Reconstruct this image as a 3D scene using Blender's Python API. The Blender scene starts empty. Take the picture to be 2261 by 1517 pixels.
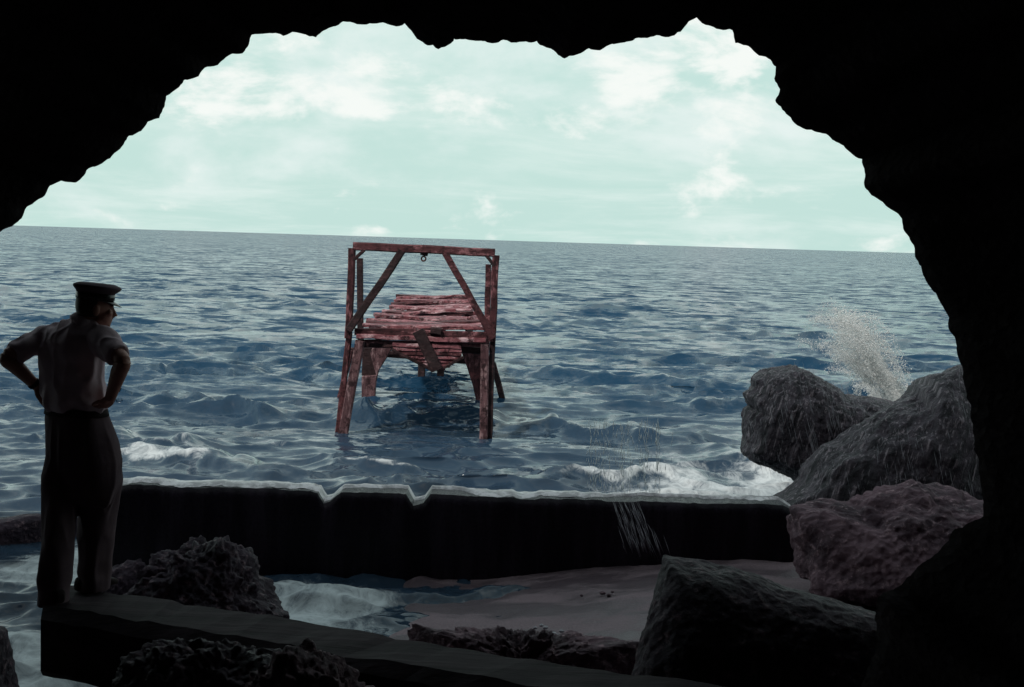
import bpy, bmesh, math, random
import numpy as np
from mathutils import Vector, Matrix, Quaternion

random.seed(7)
rng = np.random.default_rng(11)
scene = bpy.context.scene
col = scene.collection
R = math.radians

# ------------------------------------------------------------------ camera
W, H = 2261.0, 1517.0                      # photograph size the measurements refer to
FPX = 3140.0                               # 50 mm on a 36 mm frame
CAM_Z = 3.0                                # eye height above the sea
PITCH, ROLL = math.atan(228.4 / FPX), R(1.76)
CAM_ROT = (Matrix.Rotation(math.pi / 2 - PITCH, 3, 'X') @ Matrix.Rotation(ROLL, 3, 'Z'))
cd = bpy.data.cameras.new('camera'); cam = bpy.data.objects.new('camera', cd); col.objects.link(cam)
cam.matrix_world = Matrix.Translation((0, 0, CAM_Z)) @ CAM_ROT.to_4x4()
cd.sensor_width = 36.0; cd.lens = FPX / W * 36.0; cd.clip_start = 0.05; cd.clip_end = 20000
scene.camera = cam

# ------------------------------------------------------------------ sky, sun, exposure
SUN_EL, SUN_AZ = R(50), math.atan2(-0.62, -0.78)      # behind the cliff, to the left
w = bpy.data.worlds.new('World'); scene.world = w; w.use_nodes = True
nt = w.node_tree; nt.nodes.clear()
def wn(t, **k):
    n = nt.nodes.new(t)
    for a, b in k.items(): setattr(n, a, b)
    return n
out = wn('ShaderNodeOutputWorld'); bg = wn('ShaderNodeBackground'); bg.inputs['Strength'].default_value = 0.1
sky = wn('ShaderNodeTexSky', sky_type='NISHITA', sun_disc=False)
sky.sun_elevation = SUN_EL; sky.sun_rotation = SUN_AZ; sky.dust_density = 3.0; sky.air_density = 1.0
tc = wn('ShaderNodeTexCoord'); sep = wn('ShaderNodeSeparateXYZ')
nt.links.new(tc.outputs['Generated'], sep.inputs[0])
def wmath(op, a, b=None, clamp=False):
    n = wn('ShaderNodeMath', operation=op, use_clamp=clamp)
    for i, v in enumerate((a, b)):
        if v is None: continue
        if isinstance(v, (int, float)): n.inputs[i].default_value = v
        else: nt.links.new(v, n.inputs[i])
    return n.outputs[0]
zz = wmath('ADD', wmath('MAXIMUM', sep.outputs['Z'], 0.0), 0.10)
comb = wn('ShaderNodeCombineXYZ')
nt.links.new(wmath('DIVIDE', sep.outputs['X'], zz), comb.inputs[0])
nt.links.new(wmath('DIVIDE', sep.outputs['Y'], zz), comb.inputs[1])
def wnoise(scale, detail, rough, off, dist=0.0):
    m = wn('ShaderNodeMapping'); m.inputs['Location'].default_value = off
    nt.links.new(comb.outputs[0], m.inputs['Vector'])
    n = wn('ShaderNodeTexNoise'); n.inputs['Scale'].default_value = scale
    n.inputs['Detail'].default_value = detail; n.inputs['Roughness'].default_value = rough
    n.inputs['Distortion'].default_value = dist
    nt.links.new(m.outputs[0], n.inputs['Vector']); return n.outputs['Fac']
def wramp(v, a, b):
    n = wn('ShaderNodeMapRange', interpolation_type='SMOOTHSTEP')
    n.inputs['From Min'].default_value = a; n.inputs['From Max'].default_value = b
    nt.links.new(v, n.inputs['Value']); return n.outputs[0]
def wmix(f, a, b):
    n = wn('ShaderNodeMix', data_type='RGBA')
    if isinstance(f, float): n.inputs[0].default_value = f
    else: nt.links.new(f, n.inputs[0])
    for i, v in ((6, a), (7, b)):
        if isinstance(v, tuple): n.inputs[i].default_value = v
        else: nt.links.new(v, n.inputs[i])
    return n.outputs[2]
hz = wn('ShaderNodeMapRange', interpolation_type='SMOOTHSTEP')                 # milky near the horizon, bluer overhead
for i_, v_ in ((1, 0.13), (2, 0.60), (3, 0.95), (4, 0.40)): hz.inputs[i_].default_value = v_
nt.links.new(sep.outputs['Z'], hz.inputs[0])
haze_sky = wmix(hz.outputs[0], sky.outputs[0], (5.75, 7.95, 7.4, 1))                     # thin milky haze over the blue
veil = wmix(wramp(wnoise(0.60, 7, 0.62, (3.1, 1.7, 0), 0.4), 0.44, 0.74), haze_sky, (7.5, 8.8, 8.4, 1))
def dnoise(scale, detail, rough, off):                                            # puffy banks: noise on the sky's own direction, a little flattened
    m = wn('ShaderNodeMapping'); m.inputs['Location'].default_value = off; m.inputs['Scale'].default_value = (1, 1, 2.1)
    nt.links.new(tc.outputs['Generated'], m.inputs['Vector'])
    n = wn('ShaderNodeTexNoise'); n.inputs['Scale'].default_value = scale; n.inputs['Detail'].default_value = detail; n.inputs['Roughness'].default_value = rough
    n.inputs['Distortion'].default_value = 0.2
    nt.links.new(m.outputs[0], n.inputs['Vector']); return n.outputs['Fac']
band = wmath('MULTIPLY', wramp(sep.outputs['Z'], 0.035, 0.095), wramp(sep.outputs['Z'], 0.32, 0.10))
veil2 = wmix(wramp(dnoise(6.5, 6, 0.55, (2.0486, 2.9758, 6.4243)), 0.47, 0.68), veil, (7.9, 8.95, 8.7, 1))
puff = wmath('ADD', dnoise(11.0, 8, 0.58, (8.6396, 7.8468, 6.5871)), wmath('MULTIPLY', band, 0.075))
cumulus = wmix(wramp(puff, 0.56, 0.70), veil2, (9.2, 9.6, 9.25, 1))
nt.links.new(cumulus, bg.inputs['Color']); nt.links.new(bg.outputs[0], out.inputs[0])

sd = bpy.data.lights.new('sun', 'SUN'); sd.energy = 2.4; sd.angle = R(3.0); sd.color = (1.0, 0.93, 0.86)
sun = bpy.data.objects.new('sun', sd); col.objects.link(sun)
to_sun = Vector((math.sin(SUN_AZ) * math.cos(SUN_EL), math.cos(SUN_AZ) * math.cos(SUN_EL), math.sin(SUN_EL)))
sun.rotation_euler = (-to_sun).to_track_quat('-Z', 'Y').to_euler(); sun.location = to_sun * 60
vs = scene.view_settings
vs.view_transform = 'Standard'; vs.look = 'None'; vs.exposure = 0.0; vs.gamma = 1.0; vs.use_curve_mapping = False

# ------------------------------------------------------------------ helpers
def ray(px, py):
    return CAM_ROT @ Vector(((px - W / 2) / FPX, -(py - H / 2) / FPX, -1.0))
def P(px, py, Y):                           # the point of the place at depth Y seen at that spot of the photograph
    d = ray(px, py); return Vector((0, 0, CAM_Z)) + d * (Y / d.y)
def PZ(px, py, z):
    d = ray(px, py); return Vector((0, 0, CAM_Z)) + d * ((z - CAM_Z) / d.z)

def hash3(ix, iy, iz, s):
    n = (ix.astype(np.int64) * 374761393 + iy.astype(np.int64) * 668265263 + iz.astype(np.int64) * 2147483647 + s * 1274126177) & 0xFFFFFFFF
    n = ((n ^ (n >> 13)) * 1274126177) & 0xFFFFFFFF
    n = (n ^ (n >> 16)) & 0xFFFFFFFF
    return n.astype(np.float64) / 4294967295.0
def vnoise(p, s=0):                         # smooth value noise, -1..1
    f = np.floor(p); t = p - f; u = t * t * t * (t * (t * 6 - 15) + 10)
    x, y, z = f[:, 0], f[:, 1], f[:, 2]; r = 0
    for dx in (0, 1):
        for dy in (0, 1):
            for dz in (0, 1):
                wt = (u[:, 0] if dx else 1 - u[:, 0]) * (u[:, 1] if dy else 1 - u[:, 1]) * (u[:, 2] if dz else 1 - u[:, 2])
                r = r + wt * hash3(x + dx, y + dy, z + dz, s)
    return r * 2 - 1
def fbm(p, scale, octaves=5, gain=0.5, s=0, ridged=False):
    a, r, q = 1.0, 0, np.asarray(p) * scale
    for i in range(octaves):
        n = vnoise(q, s + i * 17)
        r = r + a * ((1 - 2 * np.abs(n)) if ridged else n); a *= gain; q = q * 2.03 + 13.7
    return r
def sstep(a, b, x):
    t = np.clip((x - a) / (b - a), 0, 1); return t * t * (3 - 2 * t)

def tag(o, label=None, cat=None, group=None, kind=None):
    for k, v in (('label', label), ('category', cat), ('group', group), ('kind', kind)):
        if v: o[k] = v
    return o
def link(name, me, mat=None, parent=None, smooth=False):
    o = bpy.data.objects.new(name, me); col.objects.link(o)
    if mat: me.materials.append(mat)
    if parent: o.parent = parent; o.matrix_parent_inverse = Matrix.Translation(-parent.location)
    if smooth: me.shade_smooth()
    return o
def mesh_np(name, verts, faces):
    me = bpy.data.meshes.new(name); me.from_pydata(np.asarray(verts).tolist(), [], faces if isinstance(faces, list) else faces.tolist())
    me.update(); return me
def grid_faces(n, m, wrap=False):           # n rows of m verts
    i = np.arange(n - 1)[:, None]; j = np.arange(m if wrap else m - 1)[None, :]; k = (j + 1) % m
    return np.stack([i * m + j, i * m + k, (i + 1) * m + k, (i + 1) * m + j], -1).reshape(-1, 4)
def quads_mesh(name, V, F):                 # quick path for big grids
    me = bpy.data.meshes.new(name); me.vertices.add(len(V)); me.vertices.foreach_set('co', np.asarray(V, np.float32).ravel())
    me.loops.add(F.size); me.loops.foreach_set('vertex_index', F.ravel().astype(np.int32))
    me.polygons.add(len(F)); me.polygons.foreach_set('loop_start', np.arange(0, F.size, 4, dtype=np.int32))
    me.update(calc_edges=True); me.validate(); return me
def empty(name, loc):
    o = bpy.data.objects.new(name, None); o.location = loc; o.empty_display_size = 0.1; col.objects.link(o); return o

# ------------------------------------------------------------------ materials
class MB:
    def __init__(s, name, rough=0.8, spec=0.3):
        s.m = bpy.data.materials.new(name); s.m.use_nodes = True; s.t = s.m.node_tree
        s.b = s.t.nodes['Principled BSDF']; s.b.inputs['Roughness'].default_value = rough
        s.b.inputs['Specular IOR Level'].default_value = spec
        s.co = s.n('ShaderNodeNewGeometry').outputs['Position']
    def n(s, t, **k):
        n = s.t.nodes.new(t)
        for a, b in k.items(): setattr(n, a, b)
        return n
    def put(s, n, i, v):
        if isinstance(v, (int, float)): n.inputs[i].default_value = v
        elif isinstance(v, tuple): n.inputs[i].default_value = v if len(v) == 4 or n.inputs[i].type == 'VECTOR' else (*v, 1)
        else: s.t.links.new(v, n.inputs[i])
    def noise(s, scale, detail=5, rough=0.6, stretch=None, out='Fac', dist=0.0):
        n = s.n('ShaderNodeTexNoise'); v = s.co
        if stretch:
            m = s.n('ShaderNodeMapping'); m.inputs['Scale'].default_value = stretch; s.t.links.new(v, m.inputs[0]); v = m.outputs[0]
        s.t.links.new(v, n.inputs['Vector'])
        n.inputs['Scale'].default_value = scale; n.inputs['Detail'].default_value = detail; n.inputs['Roughness'].default_value = rough
        n.inputs['Distortion'].default_value = dist
        return n.outputs[out]
    def math(s, op, a, b=0.0, clamp=False):
        n = s.n('ShaderNodeMath', operation=op, use_clamp=clamp); s.put(n, 0, a); s.put(n, 1, b); return n.outputs[0]
    def ramp(s, v, a, b, lo=0.0, hi=1.0):
        n = s.n('ShaderNodeMapRange', interpolation_type='SMOOTHSTEP'); s.put(n, 0, v)
        for i, x in ((1, a), (2, b), (3, lo), (4, hi)): n.inputs[i].default_value = x
        return n.outputs[0]
    def mix(s, f, a, b):
        n = s.n('ShaderNodeMix', data_type='RGBA'); s.put(n, 0, f); s.put(n, 6, a); s.put(n, 7, b); return n.outputs[2]
    def bump(s, h, strength, dist=0.02, normal=None):
        n = s.n('ShaderNodeBump'); n.inputs['Strength'].default_value = strength; n.inputs['Distance'].default_value = dist
        s.t.links.new(h, n.inputs['Height'])
        if normal is not None: s.t.links.new(normal, n.inputs['Normal'])
        return n.outputs[0]
    def set(s, i, v): s.put(s.b, i, v); return s

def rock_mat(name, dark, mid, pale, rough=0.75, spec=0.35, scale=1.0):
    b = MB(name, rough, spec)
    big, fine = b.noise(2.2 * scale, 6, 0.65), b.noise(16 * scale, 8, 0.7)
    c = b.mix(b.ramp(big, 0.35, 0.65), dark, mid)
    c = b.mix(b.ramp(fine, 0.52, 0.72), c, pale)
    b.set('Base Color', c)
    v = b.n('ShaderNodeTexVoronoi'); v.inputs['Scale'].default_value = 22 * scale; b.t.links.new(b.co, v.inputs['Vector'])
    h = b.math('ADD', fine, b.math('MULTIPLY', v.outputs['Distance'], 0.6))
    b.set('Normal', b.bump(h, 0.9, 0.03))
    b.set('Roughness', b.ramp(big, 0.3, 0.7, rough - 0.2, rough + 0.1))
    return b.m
M = {}
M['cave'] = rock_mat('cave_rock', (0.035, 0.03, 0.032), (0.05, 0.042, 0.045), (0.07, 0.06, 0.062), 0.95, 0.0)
M['boulder'] = rock_mat('weathered_coral_rock', (0.045, 0.037, 0.048), (0.09, 0.073, 0.09), (0.22, 0.18, 0.205), 0.65, 0.3)
def grooved_mat():
    b = MB('grooved_wet_boulder', 0.55, 0.35)
    mp = b.n('ShaderNodeMapping'); mp.inputs['Rotation'].default_value = (0, R(-15), 0); b.t.links.new(b.co, mp.inputs[0])
    m2 = b.n('ShaderNodeMapping'); m2.inputs['Scale'].default_value = (1, 0.7, 0.09); b.t.links.new(mp.outputs[0], m2.inputs[0])
    def st(sc, d, r):
        n = b.n('ShaderNodeTexNoise'); n.inputs['Scale'].default_value = sc; n.inputs['Detail'].default_value = d; n.inputs['Roughness'].default_value = r; b.t.links.new(m2.outputs[0], n.inputs['Vector']); return n.outputs['Fac']
    g1, g2, fine = st(11, 5, 0.6), st(34, 4, 0.65), b.noise(14, 7, 0.7)
    c = b.mix(b.ramp(g1, 0.36, 0.64), (0.016, 0.012, 0.019), (0.085, 0.064, 0.084))
    c = b.mix(b.ramp(g2, 0.53, 0.66, 0, 0.9), c, (0.34, 0.275, 0.31)); c = b.mix(b.ramp(fine, 0.60, 0.75, 0, 0.5), c, (0.11, 0.078, 0.09))
    b.set('Base Color', c); b.set('Normal', b.bump(b.math('ADD', b.math('ADD', g1, b.math('MULTIPLY', g2, 0.5)), b.math('MULTIPLY', fine, 0.8)), 1.0, 0.06)); return b.m
M['grooved'] = grooved_mat()
M['brown_rock'] = rock_mat('brown_coral_rock', (0.055, 0.033, 0.044), (0.19, 0.118, 0.142), (0.42, 0.275, 0.305), 0.85, 0.15)
M['dark_rock'] = rock_mat('dark_wet_rock', (0.018, 0.012, 0.020), (0.05, 0.033, 0.047), (0.21, 0.135, 0.155), 0.7, 0.15)

b = MB('sea_water', 0.1, 0.5); b.b.inputs['IOR'].default_value = 1.333
sepn = b.n('ShaderNodeSeparateXYZ'); b.t.links.new(b.co, sepn.inputs[0])
shore = b.ramp(sepn.outputs['Y'], 13, 34, 1, 0)
deep = b.mix(b.noise(0.05, 3), (0.006, 0.034, 0.074), (0.010, 0.046, 0.092))
body = b.mix(shore, deep, (0.026, 0.046, 0.074))
fa = b.n('ShaderNodeAttribute', attribute_name='foam')
fn = b.noise(4.5, 12, 0.75, (1.0, 0.6, 1.0), dist=1.2)
foam = b.ramp(b.math('ADD', b.math('MULTIPLY', fa.outputs['Fac'], 0.75), b.math('MULTIPLY', fn, 0.62)), 0.72, 0.98)
b.set('Base Color', b.mix(foam, body, (0.56, 0.60, 0.62)))
b.set('Roughness', b.ramp(foam, 0, 1, 0.11, 0.75))
def slopes(scale, k, detail, stretch=(1, 1, 1)):
    nz = b.noise(scale, detail, 0.55, stretch, 'Color')
    s1 = b.n('ShaderNodeVectorMath', operation='SUBTRACT'); b.t.links.new(nz, s1.inputs[0]); s1.inputs[1].default_value = (0.5, 0.5, 0.5)
    s2 = b.n('ShaderNodeVectorMath', operation='MULTIPLY'); b.t.links.new(s1.outputs[0], s2.inputs[0]); s2.inputs[1].default_value = (k * 0.7, k, 0.0)
    return s2.outputs[0]
def vadd(x, y):
    n = b.n('ShaderNodeVectorMath', operation='ADD'); b.t.links.new(x, n.inputs[0]); b.t.links.new(y, n.inputs[1]); return n.outputs[0]
gn = b.n('ShaderNodeNewGeometry').outputs['Normal']
far = b.math('MULTIPLY', b.ramp(sepn.outputs['Y'], 20, 110, 0.15, 1.0), b.ramp(b.noise(0.07, 5, 0.65, (0.35, 1.0, 1.0)), 0.30, 0.70, 0.75, 1.5))
fs0 = b.n('ShaderNodeVectorMath', operation='SCALE'); b.t.links.new(slopes(0.75, 2.5, 6, (0.5, 1, 1)), fs0.inputs[0]); b.t.links.new(far, fs0.inputs['Scale'])
fab = b.n('ShaderNodeVectorMath', operation='ABSOLUTE'); b.t.links.new(fs0.outputs[0], fab.inputs[0])     # seas run in to the shore: their steep faces look landward
fs = b.n('ShaderNodeVectorMath', operation='MULTIPLY'); b.t.links.new(fab.outputs[0], fs.inputs[0]); fs.inputs[1].default_value = (0.3, -1.0, 0)
nn = b.n('ShaderNodeVectorMath', operation='NORMALIZE')
rip = b.n('ShaderNodeVectorMath', operation='SCALE'); b.t.links.new(vadd(vadd(slopes(1.15, 1.7, 4, (0.55, 1, 1)), slopes(3.4, 1.35, 4, (0.6, 1, 1))), slopes(14, 0.30, 3)), rip.inputs[0]); b.t.links.new(b.math('MULTIPLY', b.ramp(sepn.outputs['Y'], 14, 34, 0.46, 1.0), b.ramp(b.noise(0.22, 4, 0.6, (0.5, 1.0, 1.0)), 0.35, 0.65, 0.45, 1.35)), rip.inputs['Scale'])
b.t.links.new(vadd(vadd(gn, rip.outputs[0]), fs.outputs[0]), nn.inputs[0])
b.set('Normal', nn.outputs[0])
M['water'] = b.m

b = MB('wet_sand', 0.5, 0.4)
wet = b.ramp(b.noise(1.3, 6, 0.65, (0.6, 1.4, 1)), 0.42, 0.56)
gr = b.noise(60, 4, 0.7)
b.set('Base Color', b.mix(b.ramp(gr, 0.35, 0.75), b.mix(wet, (0.17, 0.118, 0.135), (0.085, 0.06, 0.072)), b.mix(wet, (0.25, 0.18, 0.20), (0.13, 0.094, 0.108))))
b.set('Roughness', b.ramp(wet, 0, 1, 0.75, 0.35)); b.set('Normal', b.bump(b.math('ADD', gr, b.noise(7, 6)), 0.5, 0.02)); M['sand'] = b.m

b = MB('wet_stained_concrete', 0.35, 0.12)
st = b.noise(5, 6, 0.65, (1.0, 1.0, 0.12)); pit = b.noise(30, 6, 0.7)
up = b.n('ShaderNodeSeparateXYZ'); b.t.links.new(b.n('ShaderNodeNewGeometry').outputs['Normal'], up.inputs[0])
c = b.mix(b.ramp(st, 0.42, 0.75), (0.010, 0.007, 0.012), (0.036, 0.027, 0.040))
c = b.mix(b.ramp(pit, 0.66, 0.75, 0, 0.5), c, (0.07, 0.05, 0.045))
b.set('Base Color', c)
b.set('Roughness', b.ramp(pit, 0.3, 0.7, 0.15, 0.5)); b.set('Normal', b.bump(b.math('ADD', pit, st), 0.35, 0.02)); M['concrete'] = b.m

b = MB('sky_shine_concrete', 0.3, 0.5)  # pale colour stands in for sky light on the wet wall top
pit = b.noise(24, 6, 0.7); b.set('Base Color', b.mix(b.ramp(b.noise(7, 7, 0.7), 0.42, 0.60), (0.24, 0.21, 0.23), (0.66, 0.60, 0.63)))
b.set('Normal', b.bump(pit, 0.25, 0.01)); M['top_shine'] = b.m
b = MB('old_dark_timber', 0.8, 0.08)
gr = b.noise(9, 7, 0.65, (0.12, 1.0, 1.0)); b.set('Base Color', b.mix(b.ramp(gr, 0.35, 0.75), (0.012, 0.008, 0.011), (0.040, 0.026, 0.033)))
b.set('Normal', b.bump(gr, 0.7, 0.02)); M['timber'] = b.m

def jetty_mat(name, a, c, pale, st=(0.25, 1.0, 0.6)):
    b = MB(name, 0.75, 0.25)
    gr = b.noise(13, 8, 0.75, st); bl = b.noise(4.5, 6, 0.75, st)
    k = b.mix(b.ramp(bl, 0.38, 0.62), a, c); k = b.mix(b.ramp(gr, 0.50, 0.62), k, pale); k = b.mix(b.ramp(b.noise(9, 8, 0.8), 0.40, 0.52, 0.92, 0.0), k, (0.018, 0.007, 0.009))
    b.set('Base Color', k); b.set('Normal', b.bump(gr, 0.8, 0.03)); return b.m
M['jetty'] = jetty_mat('red_brown_weathered_timber', (0.040, 0.012, 0.015), (0.105, 0.036, 0.042), (0.30, 0.13, 0.145))
M['jetty_post'] = jetty_mat('upright_red_brown_timber', (0.040, 0.012, 0.015), (0.105, 0.036, 0.042), (0.30, 0.13, 0.145), (1.0, 1.0, 0.2))
M['jetty_pale'] = jetty_mat('bleached_red_decking', (0.15, 0.042, 0.052), (0.34, 0.135, 0.155), (0.66, 0.44, 0.47))
M['jetty_dark'] = jetty_mat('dark_shaded_timber', (0.022, 0.014, 0.016), (0.04, 0.022, 0.024), (0.085, 0.042, 0.045))  # dark members; shade on left brace and wide leg is painted in
M['jetty_wet'] = jetty_mat('pale_leg_timber', (0.07, 0.032, 0.038), (0.15, 0.08, 0.088), (0.34, 0.22, 0.23), (1.0, 1.0, 0.2))  # paler grey-pink timber for front legs and wide leg

b = MB('flying_water', 0.5, 0.3); b.set('Base Color', (0.90, 0.92, 0.92)); M['spray'] = b.m
b = MB('spray_mist'); b.t.nodes.remove(b.b); pv = b.n('ShaderNodeVolumePrincipled'); pv.inputs['Color'].default_value = (0.95, 0.97, 0.97, 1)
tcg = b.n('ShaderNodeTexCoord'); b.co = tcg.outputs['Object']
mA, mB = P(1990, 935, 18.6), P(1838, 690, 18.6); mD = mB - mA
def vm(op, x, y=None):
    n = b.n('ShaderNodeVectorMath', operation=op); b.put(n, 0, x)
    if y is not None: b.put(n, 1, y)
    return n
rel = vm('SUBTRACT', b.co, tuple(mA)).outputs[0]
tpar = b.math('DIVIDE', vm('DOT_PRODUCT', rel, tuple(mD)).outputs['Value'], mD.length_squared, True)
cmb = b.n('ShaderNodeVectorMath', operation='SCALE'); cmb.inputs[0].default_value = tuple(mD); b.t.links.new(tpar, cmb.inputs['Scale'])
dist = vm('LENGTH', vm('SUBTRACT', rel, cmb.outputs[0]).outputs[0]).outputs['Value']
fall = b.math('SUBTRACT', 1.0, b.math('DIVIDE', dist, b.ramp(tpar, 0, 1, 0.40, 0.10)), True)
b.put(pv, 'Density', b.math('MULTIPLY', b.math('MULTIPLY', b.ramp(b.noise(5.5, 7, 0.65), 0.36, 0.66), b.math('POWER', fall, 1.3)), 34.0)); b.t.links.new(pv.outputs[0], b.t.nodes['Material Output'].inputs['Volume']); M['mist'] = b.m
b = MB('trickling_water', 0.25, 0.5); b.set('Base Color', (0.34, 0.32, 0.36)); M['trickle'] = b.m

def cloth(name, c0, c1, scale=380):
    b = MB(name, 0.9, 0.1); n1 = b.noise(6, 5, 0.6); wv = b.noise(scale, 2)
    b.set('Base Color', b.mix(b.ramp(n1, 0.3, 0.7), c0, c1)); b.set('Normal', b.bump(b.math('ADD', n1, b.math('MULTIPLY', wv, 0.15)), 0.5, 0.015)); return b.m
M['shirt'] = cloth('khaki_shirt_cotton', (0.42, 0.325, 0.365), (0.52, 0.41, 0.45))
M['trousers'] = cloth('drab_trouser_cloth', (0.075, 0.05, 0.06), (0.105, 0.072, 0.082))
M['cap'] = cloth('dark_cap_cloth', (0.09, 0.066, 0.085), (0.13, 0.095, 0.11))
M['leather'] = cloth('dark_leather', (0.02, 0.015, 0.016), (0.03, 0.022, 0.022)); 
b = MB('skin', 0.55, 0.35); b.set('Base Color', b.mix(b.ramp(b.noise(12, 4), 0.3, 0.7), (0.30, 0.135, 0.105), (0.38, 0.185, 0.145))); M['skin'] = b.m
b = MB('dark_hair', 0.6, 0.3); b.set('Base Color', (0.035, 0.022, 0.018)); M['hair'] = b.m
b = MB('black_patent_peak', 0.25, 0.5); b.set('Base Color', (0.015, 0.013, 0.015)); M['peak'] = b.m
b = MB('rusty_iron', 0.7, 0.3); b.set('Base Color', b.mix(b.ramp(b.noise(20), 0.4, 0.6), (0.03, 0.015, 0.014), (0.12, 0.04, 0.03))); M['iron'] = b.m

# ------------------------------------------------------------------ the sea
def build_sea():
    nr, nc = 860, 840
    t = np.linspace(0, 1, nr) ; inv = (1 / 5.6) * (1 - t) + (1 / 6000.0) * t
    # a few more rows where the waves are largest in view
    Y = 1 / inv
    u = np.linspace(-1, 1, nc); tanp = 0.80 * np.sign(u) * np.abs(u) ** 1.35
    YY, TT = np.meshgrid(Y, tanp, indexing='ij'); XX = (YY + 3.0) * TT
    dY = np.gradient(Y)[:, None] * np.ones_like(YY); dX = np.abs(np.gradient(XX, axis=1)); sp = np.maximum(dX * 0.8, dY * 0.55)
    Z = np.zeros_like(XX); OX = np.zeros_like(XX); OY = np.zeros_like(XX)
    chop = 0.55 + 0.45 * sstep(18, 30, YY); chop = np.where(YY < 12.4, 0.16, chop)
    # groups of waves: amplitude varies over the surface
    q = np.stack([XX.ravel() * 0.10, YY.ravel() * 0.16, np.zeros(XX.size)], 1)
    grp = np.maximum(0.25, 0.95 + 0.75 * vnoise(q * 2, 5) + 0.5 * vnoise(q * 5.3, 9)).reshape(XX.shape)
    for i in range(96):
        lam = math.exp(rng.uniform(math.log(0.26), math.log(8.0)))
        ang = rng.normal(0, 0.46) - 0.10; k = 2 * math.pi / lam
        kx, ky = k * math.sin(ang), k * math.cos(ang)
        a = 0.0074 * lam ** 0.84 * rng.uniform(0.5, 1.25) * (0.36 if lam > 2.6 else 1.45)
        att = sstep(1.6, 3.2, lam / sp) * (chop if lam > 0.8 else 0.35 + 0.65 * chop) * (1 if lam > 3 else grp)
        ph = kx * XX + ky * YY + rng.uniform(0, 6.283)
        c, s_ = np.cos(ph), np.sin(ph)
        Z += a * att * c; OX -= 1.25 * a * att * s_ * kx / k; OY -= 1.25 * a * att * s_ * ky / k
    # separate small breakers running in to the wall: (x range, crest y at both ends, height, width)
    def ridge(x0, x1, ya, yb, h, wd, seed, ragged=0.35):
        tt = np.clip((XX - x0) / (x1 - x0), -0.5, 1.5); yc = ya + (yb - ya) * tt + 0.45 * np.sin(XX * 0.9 + seed) + 0.16 * np.sin(XX * 2.3 + 2 * seed) + 0.5 * rn
        win = sstep(-0.18, 0.16, tt) * sstep(1.18, 0.84, tt) * (1 + ragged * 1.6 * rn)
        d = YY - yc; prof = np.where(d < 0, np.exp(-(d / (wd * 0.62)) ** 2), np.exp(-(d / (wd * 1.5)) ** 2))
        return h * win * prof, win * np.exp(-((d + 0.05) / (wd * 0.45)) ** 2)
    rn = fbm(np.stack([XX.ravel(), YY.ravel() * 0.5, np.zeros(XX.size)], 1), 1.6, 3, 0.5, 77).reshape(XX.shape)
    crest = np.zeros_like(Z)
    for (x0, x1, ya, yb, h, wd, sd_, fm) in (
            (-6.4, -2.8, 23.3, 22.8, 0.30, 0.8, 1.0, 0.10), (-2.6, -0.35, 22.6, 22.4, 0.42, 1.5, 2.2, 0.05),
            (-0.2, 3.4, 22.6, 21.8, 0.30, 0.8, 3.1, 0.12), (-5.6, -2.2, 18.0, 17.8, 0.22, 0.6, 0.4, 0.55),
            (-2.5, -1.1, 18.3, 18.0, 0.26, 0.6, 5.0, 1.0), (0.4, 2.6, 18.4, 17.9, 0.22, 0.6, 4.2, 0.55),
            (-7.5, -4.2, 19.6, 19.4, 0.24, 0.7, 1.7, 0.3), (-3.6, 0.2, 16.2, 16.0, 0.12, 0.55, 2.9, 0.3), (2.6, 7.0, 20.0, 19.6, 0.3, 0.9, 0.9, 0.3),
            (-9, -1, 29.5, 29.0, 0.24, 0.9, 6.1, 0.05), (-1, 8, 31.0, 30.0, 0.26, 1.0, 7.7, 0.1), (3.0, 9, 26.5, 26.0, 0.30, 0.9, 8.3, 0.2)):
        zz_, cr = ridge(x0, x1, ya, yb, h * 0.60, wd * 0.56, sd_); Z += zz_; crest = np.maximum(crest, fm * cr)
    inner = YY < 12.5
    # foam
    q = np.stack([XX.ravel(), YY.ravel(), np.zeros(XX.size)], 1)
    n1 = fbm(q, 0.55, 4, 0.55, 3).reshape(XX.shape)
    def blob(x, y, rx, ry): return np.exp(-((XX - x) / rx) ** 2 - ((YY - y) / ry) ** 2)
    foam = 0.30 * crest + crest * 0.45
    foam += 0.70 * blob(3.2, 17.4, 0.8, 1.5) * (1 + 0.8 * n1) + 0.55 * blob(-2.57, 21.25, 0.3, 0.25) + 0.5 * blob(-0.36, 21.2, 0.3, 0.25) + 0.35 * blob(-1.5, 18.6, 1.2, 0.6) * (1 + n1) + 0.30 * blob(-4.2, 19.8, 1.6, 1.2) * (1 + n1) + 0.95 * blob(4.9, 18.6, 1.5, 2.0) + 0.45 * blob(1.9, 16.7, 1.3, 0.7) * (1 + 0.6 * n1) + 0.40 * blob(0.3, 16.3, 2.0, 0.45) * (1 + n1) + 0.35 * blob(2.6, 20.5, 1.2, 1.5) * (1 + n1)
    foam += 0.42 * sstep(23, 15, YY) * (0.6 + n1) * (~inner)
    foam += np.where(inner, 0.50 + 0.35 * n1, 0) + 0.75 * blob(-1.55, 11.4, 0.55, 0.45) + 0.5 * blob(-3.4, 9.6, 0.7, 0.9) * (1 + n1) + 0.35 * blob(-3.6, 12.4, 0.9, 0.8)
    Z += np.where(inner, 0.05 * fbm(q, 2.3, 4, 0.5, 21).reshape(XX.shape) + 0.10 * blob(-1.5, 11.35, 0.45, 0.3) + 0.07 * blob(-3.1, 9.2, 0.35, 0.5), 0)
    V = np.stack([XX + OX, YY + OY, Z], -1).reshape(-1, 3)
    me = quads_mesh('sea', V, grid_faces(nr, nc)); me.shade_smooth()
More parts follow.
